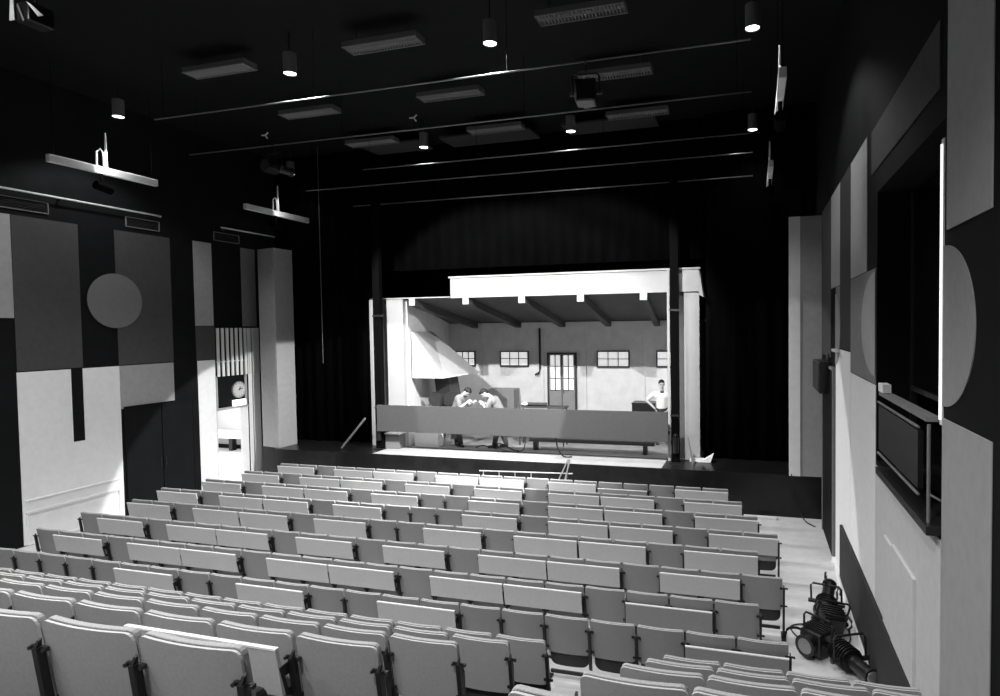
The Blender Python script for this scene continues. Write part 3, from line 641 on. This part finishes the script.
def person(label, J, face, shirt, trousers, loc, hairm='hair'):
    root = thing('person', label, 'person', loc)
    V = {k: Vector(v) for k, v in J.items()}
    bm = bmesh.new()
    cap(bm, V['pelvis'] + (V['hipl'] - V['pelvis']) * .6, .11, V['pelvis'] + (V['hipr'] - V['pelvis']) * .6, .11)
    cap(bm, V['pelvis'], .13, V['waist'], .12); cap(bm, V['waist'], .12, V['chest'], .135)
    cap(bm, V['chest'] + (V['shl'] - V['chest']) * .5, .11, V['chest'] + (V['shr'] - V['chest']) * .5, .11)
    cap(bm, V['shl'], .06, V['shr'], .06); cap(bm, V['chest'], .09, V['neck'], .058); cap(bm, V['neck'], .056, V['head'], .06)
    f = Vector(face).normalized(); h = V['head']; up = (h - V['neck']).normalized(); f = (f - up * f.dot(up)).normalized(); sd = f.cross(up)
    R = Matrix((sd, f, up)).transposed()
    hc = h + up * .05 + f * .01
    bm_ball(bm, hc + up * .015, .076, .095, .105, 3, R); bm_ball(bm, hc - up * .06 + f * .025, .055, .065, .055, 2, R)
    bm_ball(bm, hc + f * .103 - up * .012, .014, .018, .022, 2, R)
    for s in (-1, 1): bm_ball(bm, hc + sd * s * .080 - up * .005, .012, .02, .032, 2, R)
    for s in 'lr':
        cap(bm, V['sh' + s], .058, V['el' + s], .043); cap(bm, V['el' + s], .042, V['wr' + s], .028)
        cap(bm, V['hip' + s], .095, V['kn' + s], .062); cap(bm, V['kn' + s], .06, V['an' + s], .042)
        hand(bm, V['wr' + s], V['wr' + s] - V['el' + s] + Vector((0, 0, -.05)), f if s == 'l' else f)
    ob = obj('body', bm, 'skin', root); remesh(ob, .0085, 2)
    bm = bmesh.new()
    e = .014
    cap(bm, V['pelvis'] * .4 + V['waist'] * .6, .135 + e, V['chest'], .135 + e)
    cap(bm, V['chest'] + (V['shl'] - V['chest']) * .55, .11 + e, V['chest'] + (V['shr'] - V['chest']) * .55, .11 + e); cap(bm, V['shl'], .06 + e, V['shr'], .06 + e)
    for s in 'lr': cap(bm, V['sh' + s], .06 + e, V['sh' + s].lerp(V['el' + s], .75), .05 + e)
    remesh(obj('shirt', bm, shirt, root), .014, 3)
    bm = bmesh.new()
    cap(bm, V['pelvis'] + (V['hipl'] - V['pelvis']) * .6, .112 + e, V['pelvis'] + (V['hipr'] - V['pelvis']) * .6, .112 + e); cap(bm, V['pelvis'], .13 + e, V['pelvis'].lerp(V['waist'], .6), .125 + e)
    for s in 'lr': cap(bm, V['hip' + s], .095 + e, V['kn' + s], .066 + e); cap(bm, V['kn' + s], .064 + e, V['an' + s], .055 + e)
    remesh(obj('trousers', bm, trousers, root), .014, 3)
    for s in 'lr':
        bm = bmesh.new(); a = V['an' + s]; fl = Vector((f.x, f.y, 0)).normalized() if Vector((f.x, f.y, 0)).length > .2 else Vector((0, 1, 0))
        cap(bm, (a.x - fl.x * .03, a.y - fl.y * .03, .047), .046, (a.x + fl.x * .15, a.y + fl.y * .15, .04), .038)
        remesh(obj('shoe', bm, 'pan', root), .010, 3)
    bm = bmesh.new()
    bm_ball(bm, hc + up * .045 - f * .018, .086, .098, .092, 3, R); bm_ball(bm, hc + up * .0 - f * .055, .078, .062, .09, 3, R); bm_ball(bm, hc + up * .10 + f * .05, .06, .045, .035, 2, R)
    remesh(obj('hair', bm, hairm, root), .010, 1)
    for s in (-1, 1):
        bm = bmesh.new(); bm_ball(bm, hc + f * .088 + sd * s * .032 + up * .012, .014, .010, .007, 2, R); obj('eye', bm, 'pan', root, smooth=True)
        bm = bmesh.new(); bm_ball(bm, hc + f * .088 + sd * s * .033 + up * .032, .02, .010, .004, 2, R); obj('eyebrow', bm, 'hair', root, smooth=True)
    bm = bmesh.new(); bm_ball(bm, hc + f * .088 - up * .058, .024, .010, .006, 2, R); obj('mouth', bm, 'wood', root, smooth=True)
    return root
stand = dict(pelvis=(0, 0, .93), waist=(0, 0, 1.08), chest=(0, 0, 1.28), neck=(0, -.01, 1.46), head=(0, -.03, 1.58), shl=(.19, 0, 1.38), shr=(-.19, 0, 1.38),
             ell=(.40, .06, 1.16), wrl=(.20, -.06, .99), elr=(-.42, .06, 1.18), wrr=(-.20, -.06, 1.0), hipl=(.10, 0, .90), hipr=(-.10, 0, .90), knl=(.13, -.02, .49), knr=(-.13, -.02, .49), anl=(.15, .02, .10), anr=(-.15, .02, .10))
pr = person('person in white t-shirt standing hands on hips behind the grey board', stand, (.25, -1, -.1), 'shirt', 'trouser', (-2.43, 16.4, HS + .011))
bm = bmesh.new(); bm_ball(bm, (.02, -.10, 1.44), .055, .03, .035); obj('neckerchief', bm, 'pan', pr, smooth=True)
# small dark rounded blob under the chin
lean = dict(pelvis=(-.06, .06, .93), waist=(-.01, .05, 1.09), chest=(.09, .02, 1.28), neck=(.20, -.02, 1.41), head=(.30, -.05, 1.48), shl=(.15, .19, 1.33), shr=(.13, -.17, 1.33),
            ell=(.24, .26, 1.09), wrl=(.40, .14, 1.20), elr=(.22, -.24, 1.09), wrr=(.36, -.14, 1.22), hipl=(-.04, .14, .88), hipr=(-.04, -.04, .88), knl=(-.02, .18, .48), knr=(.02, -.02, .48), anl=(-.14, .20, .10), anr=(.10, -.02, .10))
person('crew person in grey shirt and dark trousers bending forward beside the chairs', lean, (.8, -.5, -.8), 'shirtg', 'trouser', (-7.78, 14.98, HS + .011))
mir = {k: (-v[0], v[1], v[2] - .04 if k not in ('anl', 'anr') else v[2]) for k, v in lean.items()}
person('crew person in pale shirt bending over beside the grey low cabinet', mir, (-.8, -.5, -.8), 'shirtg', 'trouser', (-6.62, 15.05, HS + .011))

# ------------------------------------------------------------------ ceiling lights and pipes
ZF = HC + 4.7
def make_fluo():
    r = bpy.data.objects.new('ceiling_light', None); C.objects.link(r)
    L, W = .69, .15
    sub(lambda b: (bm_box(b, -L, L, -W, -W + .012, .0, .09), bm_box(b, -L, L, W - .012, W, 0, .09), bm_box(b, -L, -L + .012, -W + .012, W - .012, 0, .09), bm_box(b, L - .012, L, -W + .012, W - .012, 0, .09), bm_box(b, -L, L, -W, W, .09, .10)), 'housing', 'cang', r)
    sub(lambda b: (bm_box(b, -L - .003, L + .003, -W - .004, -W - .0005, -.004, .014), bm_box(b, -L - .003, L + .003, W + .0005, W + .004, -.004, .014)), 'trim', 'fixt', r)
    sub(lambda b: ([bm_box(b, -L + .03 + k * .0543, -L + .034 + k * .0543, -W + .013, W - .013, .002, .05) for k in range(25)], bm_box(b, -L + .014, L - .014, -.003, .003, .003, .049)), 'louvre', 'fixt', r)
    sub(lambda b: (bm_tube(b, [(-L + .02, -.06, .07), (L - .02, -.06, .07)], .013), bm_tube(b, [(-L + .02, .06, .07), (L - .02, .06, .07)], .013)), 'tube', 'setwhite', r)
    sub(lambda b: (bm_tube(b, [(-.5, 0, .10), (-.5, 0, ZC - ZF)], .008, 5), bm_tube(b, [(.5, 0, .10), (.5, 0, ZC - ZF)], .008, 5)), 'hanger', 'steel', r)
    return r
fl = make_fluo(); fkm = make_kidmap(fl); first = True
for ri, y in enumerate((7.35, 9.07, 11.40, 13.66)):
    for ci, x in enumerate((-9.32, -5.93, -2.52)):
        if ri == 0: continue
        o = fl if first else copy_tree(fl, None, fkm); first = False
        o.location = (x, y, ZF)
        tag(o, 'unlit louvred ceiling light, %s, %s' % (['', 'row nearest the camera', 'middle row of three', 'row nearest the stage'][ri],
            ['on the clock-wall side', 'in the middle', 'on the booth-wall side'][ci]), 'ceiling light', 'louvred ceiling lights')
def make_can():
    r = bpy.data.objects.new('downlight', None); C.objects.link(r)
    sub(lambda b: bm_tube(b, [(0, 0, .0), (0, 0, .34)], .105, 24, cap=False), 'can', 'cang', r, smooth=True)
    sub(lambda b: bm_tube(b, [(0, 0, .33), (0, 0, .34)], .104, 24), 'cap', 'cang', r)
    sub(lambda b: bm_tube(b, [(0, 0, .012), (0, 0, .02)], .098, 24), 'lens', 'glow', r)
    sub(lambda b: bm_tube(b, [(0, 0, .34), (0, 0, ZC - HC - 4.35)], .012, 6), 'stem', 'steel', r)
    return r
cn = make_can(); ckm = make_kidmap(cn); first = True
def light(kind, name, loc, energy, aim=None, **kw):
    d = bpy.data.lights.new(name, kind); d.energy = energy
    for k, v in kw.items(): setattr(d, k, v)
    o = bpy.data.objects.new(name, d); C.objects.link(o); o.location = loc
    if aim is not None: o.rotation_euler = (Vector(aim) - Vector(loc)).to_track_quat('-Z', 'Y').to_euler()
    return o
CANS = [(-12.35, 9.52), (-7.58, 8.82), (-3.9, 8.82), (-.03, 9.52), (-12.45, 14.4), (-7.65, 13.3), (-3.95, 13.25), (-.05, 14.4)]
for i, (x, y) in enumerate(CANS):
    o = cn if first else copy_tree(cn, None, ckm); first = False
    o.location = (x, y, HC + 4.35)
    tag(o, 'lit cylindrical downlight, %s of the four in the %s row' % (['first from the clock wall', 'second from the clock wall', 'third from the clock wall', 'last, by the booth wall,'][i % 4], ['nearer', 'farther'][i // 4]), 'downlight', 'cylindrical downlights')
    light('SPOT', 'downlight_lamp', (x, y, HC + 4.35 - .01), (260, 800, 800, 260, 14, 780, 780, 30)[i], (x, y, 0), spot_size=math.radians(122 if i < 4 else 98), spot_blend=.35, shadow_soft_size=.1)
for i, (y, z, x0, x1) in enumerate(((8.84, 3.9, -10.6, -.05), (10.8, 3.9, -12.0, -.05), (13.1, 3.9, -9.2, -.05), (14.2, 3.8, -11.8, -.05), (14.6, 3.38, -10.6, -.05))):
    t = thing('lighting_pipe', 'thin horizontal lighting pipe across the hall, %s from the camera' % ORD[i + 1], 'pipe', (0, y, HC + z), group='lighting pipes')
    sub(lambda b: bm_tube(b, [(x0, 0, 0), (x1, 0, 0)], .013), 'tube', 'pipe', t, smooth=True)
    for q in (.02, .33, .66, .98): sub(lambda b: bm_tube(b, [(x0 + (x1 - x0) * q, 0, .02), (x0 + (x1 - x0) * q, 0, ZC - HC - z)], .004, 4), 'suspension', 'mast', t)
for x0, x1, y in ((-9.6, -8.0, 15.05), (-7.4, -5.4, 14.95), (-4.6, -2.7, 14.6)):
    pass
for i, (x0, x1) in enumerate(((-9.9, -8.2), (-7.6, -5.2), (-4.4, -2.2))):
    tag(boxobj('ceiling_baffle', 'vdgrey', (x0, x1, 13.95, 14.75, HC + 4.75, HC + 4.80)), 'faint dark grey ceiling panel above the stage, %s from the clock wall' % ORD[i + 1], 'ceiling panel', 'grey ceiling panels over the stage')

# theatre spotlight prototypes -------------------------------------------------
def spotlight(name, label, loc, rot, kind=0, hook=True):
    t = thing(name, label, 'spotlight', loc); t.rotation_euler = rot
    if kind == 0:     # box-bodied floodlight
        sub(lambda b: (bm_box(b, -.15, .15, -.15, .17, -.15, .15)), 'housing', 'lamp', t, bevel=.03)
        sub(lambda b: [bm_box(b, -.158, .158, -.12 + .05 * k, -.10 + .05 * k, .151, .175) for k in range(5)], 'cooling_fin', 'lamp', t)
        sub(lambda b: bm_tube(b, [(0, .17, 0), (0, .27, 0)], .12, 20, r1=.135), 'lens_tube', 'lamp', t)
        sub(lambda b: bm_ball(b, (0, .255, 0), .11, .03, .11, 3), 'lens', 'pipe', t, smooth=True)
    else:             # long profile lantern
        sub(lambda b: (bm_tube(b, [(0, -.25, 0), (0, -.20, 0), (0, .05, 0)], .13, 16), bm_tube(b, [(0, .05, 0), (0, .40, 0)], .085, 16)), 'housing', 'lamp', t)
        sub(lambda b: [bm_tube(b, [(0, -.22 + .045 * k, 0), (0, -.205 + .045 * k, 0)], .15, 16) for k in range(6)], 'cooling_fin', 'lamp', t)
        sub(lambda b: bm_tube(b, [(0, .40, 0), (0, .43, 0)], .10, 16), 'lens_ring', 'steel', t)
        sub(lambda b: bm_ball(b, (0, .425, 0), .075, .02, .075, 3), 'lens', 'pipe', t, smooth=True)
    y = sub(lambda b: bm_tube(b, [(-.20, 0, -.02), (-.20, 0, .25), (-.17, 0, .29), (.17, 0, .29), (.20, 0, .25), (.20, 0, -.02)], .014), 'yoke', 'steel', t)
    for q in (-1, 1): sub(lambda b: bm_tube(b, [(.15 * q, 0, 0), (.24 * q, 0, 0)], .03, 10), 'knob', 'steel', t)
    if hook: sub(lambda b: bm_tube(b, [(0, 0, .30), (0, 0, .36), (.0, .05, .40), (0, .05, .46), (0, -.01, .49), (0, -.05, .46), (0, -.05, .43)], .014), 'hook_clamp', 'chrome' if False else 'steel', y)
    return t
spotlight('stage_spotlight', 'black boxy spotlight lying on the aisle floor next to the seats', (.74, 8.05, .17), (0, 0, math.radians(140)), 0)
spotlight('stage_spotlight', 'black long spotlight in the aisle heap, farthest from camera', (.95, 9.12, .19), (math.radians(14), 0, math.radians(-12)), 1)
spotlight('stage_spotlight', 'black boxy spotlight in the middle of the aisle heap', (.93, 8.53, .20), (math.radians(10), math.radians(12), math.radians(15)), 0)
spotlight('stage_spotlight', 'black finned spotlight with upright yoke, nearest the wall dado', (1.06, 7.66, .17), (math.radians(3), 0, math.radians(205)), 1)
cable('cable', [(.62, 8.1, .10), (.50, 8.4, .02), (.45, 8.65, .015), (.62, 8.75, .02), (.80, 8.6, .05)], .010, 'black looped cable on the aisle side of the spotlight heap')
cable('cable', [(1.05, 8.9, .1), (1.18, 8.7, .02), (1.15, 8.4, .015), (.98, 8.3, .02), (1.05, 8.05, .02), (1.2, 8.0, .02)], .010, 'black cable curling between spotlights and the aisle wall')
cable('cable', [(.72, 8.30, .05), (.55, 8.35, .14), (.40, 8.32, .14), (.36, 8.32, .02)], .016, 'short black cable with clamp arching towards the seats')
# hanging spots on pipes
for i, (x, y, z) in enumerate(((-2.40, 8.84, 3.9), (-9.75, 10.8, 3.9))):
    spotlight('hanging_spotlight', 'dark spotlight hanging from a ceiling pipe, %s from the booth wall' % ORD[i + 1], (x, y + .02, HC + z - .46), (0, 0, math.radians(8 - 14 * i)), i)
for x, lab in ((-6.42, 'small bright three-armed clamp above the second pipe, mid hall'), (-9.95, 'small bright three-armed clamp above the second pipe, clock-wall side')):
    t = thing('pipe_clamp', lab, 'clamp', (x, 10.8, HC + 4.13))
    sub(lambda b: bm_tube(b, [(0, 0, -.215), (0, 0, 0)], .010, 6), 'stem', 'mast', t)
    sub(lambda b: (bm_tube(b, [(0, 0, 0), (.07, 0, .05)], .014, 6), bm_tube(b, [(0, 0, 0), (-.09, 0, .005)], .014, 6), bm_tube(b, [(0, 0, 0), (.05, 0, -.07)], .014, 6)), 'arm', 'deskedge', t)
t = thing('barn_door_lamp', 'lamp with bright white barn-door flaps in the upper clock-wall corner', 'spotlight', (-9.45, 6.0, HC + 4.3))
sub(lambda b: bm_box(b, -.12, .12, .03, .35, -.10, .16), 'housing', 'lamp', t, bevel=.02)
sub(lambda b: bm_prism(b, [(-.20, -.08), (-.12, -.08), (-.12, .22), (-.17, .22)], 'y', 0, .012), 'flap', 'setwhite', t)
sub(lambda b: bm_prism(b, [(.13, .12), (.20, .08), (.42, -.10), (.33, -.10)], 'y', 0, .012), 'flap', 'setwhite', t)
sub(lambda b: bm_prism(b, [(-.05, .10), (.05, -.12), (.07, -.10), (-.03, .12)], 'y', 0, .012), 'flap', 'pipe', t)
sub(lambda b: bm_tube(b, [(0, .2, .16), (0, .2, ZC - HC - 4.3)], .015, 6), 'hanger', 'steel', t)
# side booms: white troughs parallel to the side walls
def boom(x, y0, y1, side, lab, h=7.3):
    t = thing('lighting_boom', lab, 'lighting boom', (x, (y0 + y1) / 2, h)); L = (y1 - y0) / 2
    sub(lambda b: bm_box(b, -.05, .05, -L, L, -.07, .07), 'trough', 'setwhite', t, bevel=.012)
    sub(lambda b: bm_tube(b, [(0, 0, .07), (0, 0, .75)], .03, 10, r1=.012), 'hanger', 'setwhite', t)
    sub(lambda b: bm_tube(b, [(.0, -.18, .07), (0, -.18, .34), (0, -.10, .42), (0, -.05, .34), (0, -.04, .1)], .018), 'yoke_hook', 'setwhite', t)
    for q in (-L * .9, L * .9): sub(lambda b: bm_tube(b, [(0, q, .07), (0, q, ZC - h)], .005, 4), 'suspension', 'mast', t)
    sub(lambda b: (bm_tube(b, [(0, -.1, -.07), (0, -.1, -.24)], .03, 8), bm_tube(b, [(0, -.22, -.30), (0, .08, -.36)], .085, 14)), 'boom_lamp', 'mast', t)
    return t
boom(-12.3, 8.15, 10.25, 1, 'brightly lit white boom near the clock wall, nearer the camera')
boom(-12.3, 12.6, 14.85, 1, 'brightly lit white boom near the clock wall, by the stage', 7.25)
boom(.34, 8.25, 10.2, -1, 'white boom near the booth wall, nearer the camera')
boom(.30, 12.6, 14.85, -1, 'white boom near the booth wall, by the stage', 7.25)
for y0, y1, lab in ((7.0, 11.35, 'thin bright pipe on the clock wall above the grey disc'), (13.05, 14.9, 'thin bright pipe on the clock wall above the passage')):
    t = thing('wall_pipe', lab, 'pipe', (XL + .12, 0, 6.86))
    sub(lambda b: bm_tube(b, [(0, y0, 0), (0, y1, 0)], .02), 'tube', 'setwhite', t, smooth=True)
    sub(lambda b: [bm_box(b, -.119, .0, y0 + (y1 - y0) * q, y0 + (y1 - y0) * q + .03, -.05, -.02) for q in (.05, .5, .93)], 'bracket', 'steel', t)
tag(sub(lambda b: bm_tube(b, [(-11.55, 14.4, 3.2), (-11.55, 14.4, ZC)], .008, 5), 'hanging_rope', 'pipe', None), 'thin pale rope hanging beside the stage curtain', 'rope')

# ------------------------------------------------------------------ lamps
EK = 1.0
light('POINT', 'barn_door_bulb', (-9.40, 5.7, HC + 4.32), 5, shadow_soft_size=.05)
light('SPOT', 'pipe_key_spot', (-8.7, 8.98, 7.42), 3500, (-6.2, 16.5, 2.6), spot_size=math.radians(66), spot_blend=.25, shadow_soft_size=.04)
light('SPOT', 'pipe_fill_spot', (-2.72, 8.98, 7.42), 2400, (-5.0, 16.5, 2.6), spot_size=math.radians(68), spot_blend=.25, shadow_soft_size=.04)
light('SPOT', 'boom_spot_left', (-12.15, 9.6, 7.0), 2600, (-1.0, 14.0, -1.0), spot_size=math.radians(49), spot_blend=.06, shadow_soft_size=.05)
light('SPOT', 'boom_spot_right', (.15, 9.6, 7.0), 6500, (-11.5, 14.2, -1.0), spot_size=math.radians(39), spot_blend=.06, shadow_soft_size=.05)
for x, y, h, s_ in ((-12.3, 9.2, 7.3, 1), (-12.3, 13.75, 7.25, 1), (.34, 9.2, 7.3, -1), (.30, 13.7, 7.25, -1)):
    light('SPOT', 'boom_work_lamp', (x + .30 * s_, y - .15, h - .10), (9 if s_ > 0 else 4) if y < 10 else 4, (x, y, h), spot_size=math.radians(110), spot_blend=.6, shadow_soft_size=.03)
for x, y, h in ((-12.15, 9.2, 7.75), (-12.15, 13.75, 7.70), (.2, 9.2, 7.75), (.16, 13.7, 7.7)):
    light('SPOT', 'boom_work_lamp', (x, y, h), (22 if x < -5 else 12) if y < 10 else 4, (x, y, h - 1), spot_size=math.radians(150), spot_blend=.6, shadow_soft_size=.03)
light('AREA', 'foyer_lamp', (XL - 2.6, 14.6, 2.9), 330, (XL - 2.6, 14.6, 0), shape='RECTANGLE', size=2.5, size_y=4)
for x in (-12.4, -8.6, -4.7, -1.6):
    for y in (4.3, -.4):
        if x > -2 and y > 0: continue
        light('SPOT', 'rear_downlight_lamp', (x, y, HC + 4.34), 1150 if x > -2 else 640, (x, y + .9, 0), spot_size=math.radians(118), spot_blend=.5, shadow_soft_size=.1)  # unseen fill spots without fittings, added to light the seat backs

w = bpy.data.worlds.new('World'); bpy.context.scene.world = w; w.use_nodes = True
w.node_tree.nodes['Background'].inputs['Color'].default_value = (.004, .0045, .005, 1)

# ------------------------------------------------------------------ camera
cam = bpy.data.cameras.new('camera'); co = bpy.data.objects.new('camera', cam); C.objects.link(co)
R = Matrix(((0.96219966, -0.00293083, -0.27232928), (0.27204561, -0.03653408, 0.96159058), (-0.01276756, -0.99932811, -0.03435576)))
r, d, f = R.col[0], R.col[1], R.col[2]
mw = Matrix((( r[0], -d[0], -f[0], 0), (r[1], -d[1], -f[1], 0), (r[2], -d[2], -f[2], HC), (0, 0, 0, 1)))
co.matrix_world = mw
cam.sensor_fit = 'HORIZONTAL'; cam.sensor_width = 36; cam.lens = 613.2647 * .036
cam.shift_x = -.082; cam.shift_y = 0; cam.clip_start = .05; cam.clip_end = 100
sc = bpy.context.scene; sc.camera = co
sc.view_settings.view_transform = 'Standard'; sc.view_settings.look = 'None'
sc.view_settings.gamma = 1; sc.view_settings.use_curve_mapping = False
sc.view_settings.exposure = 0.0
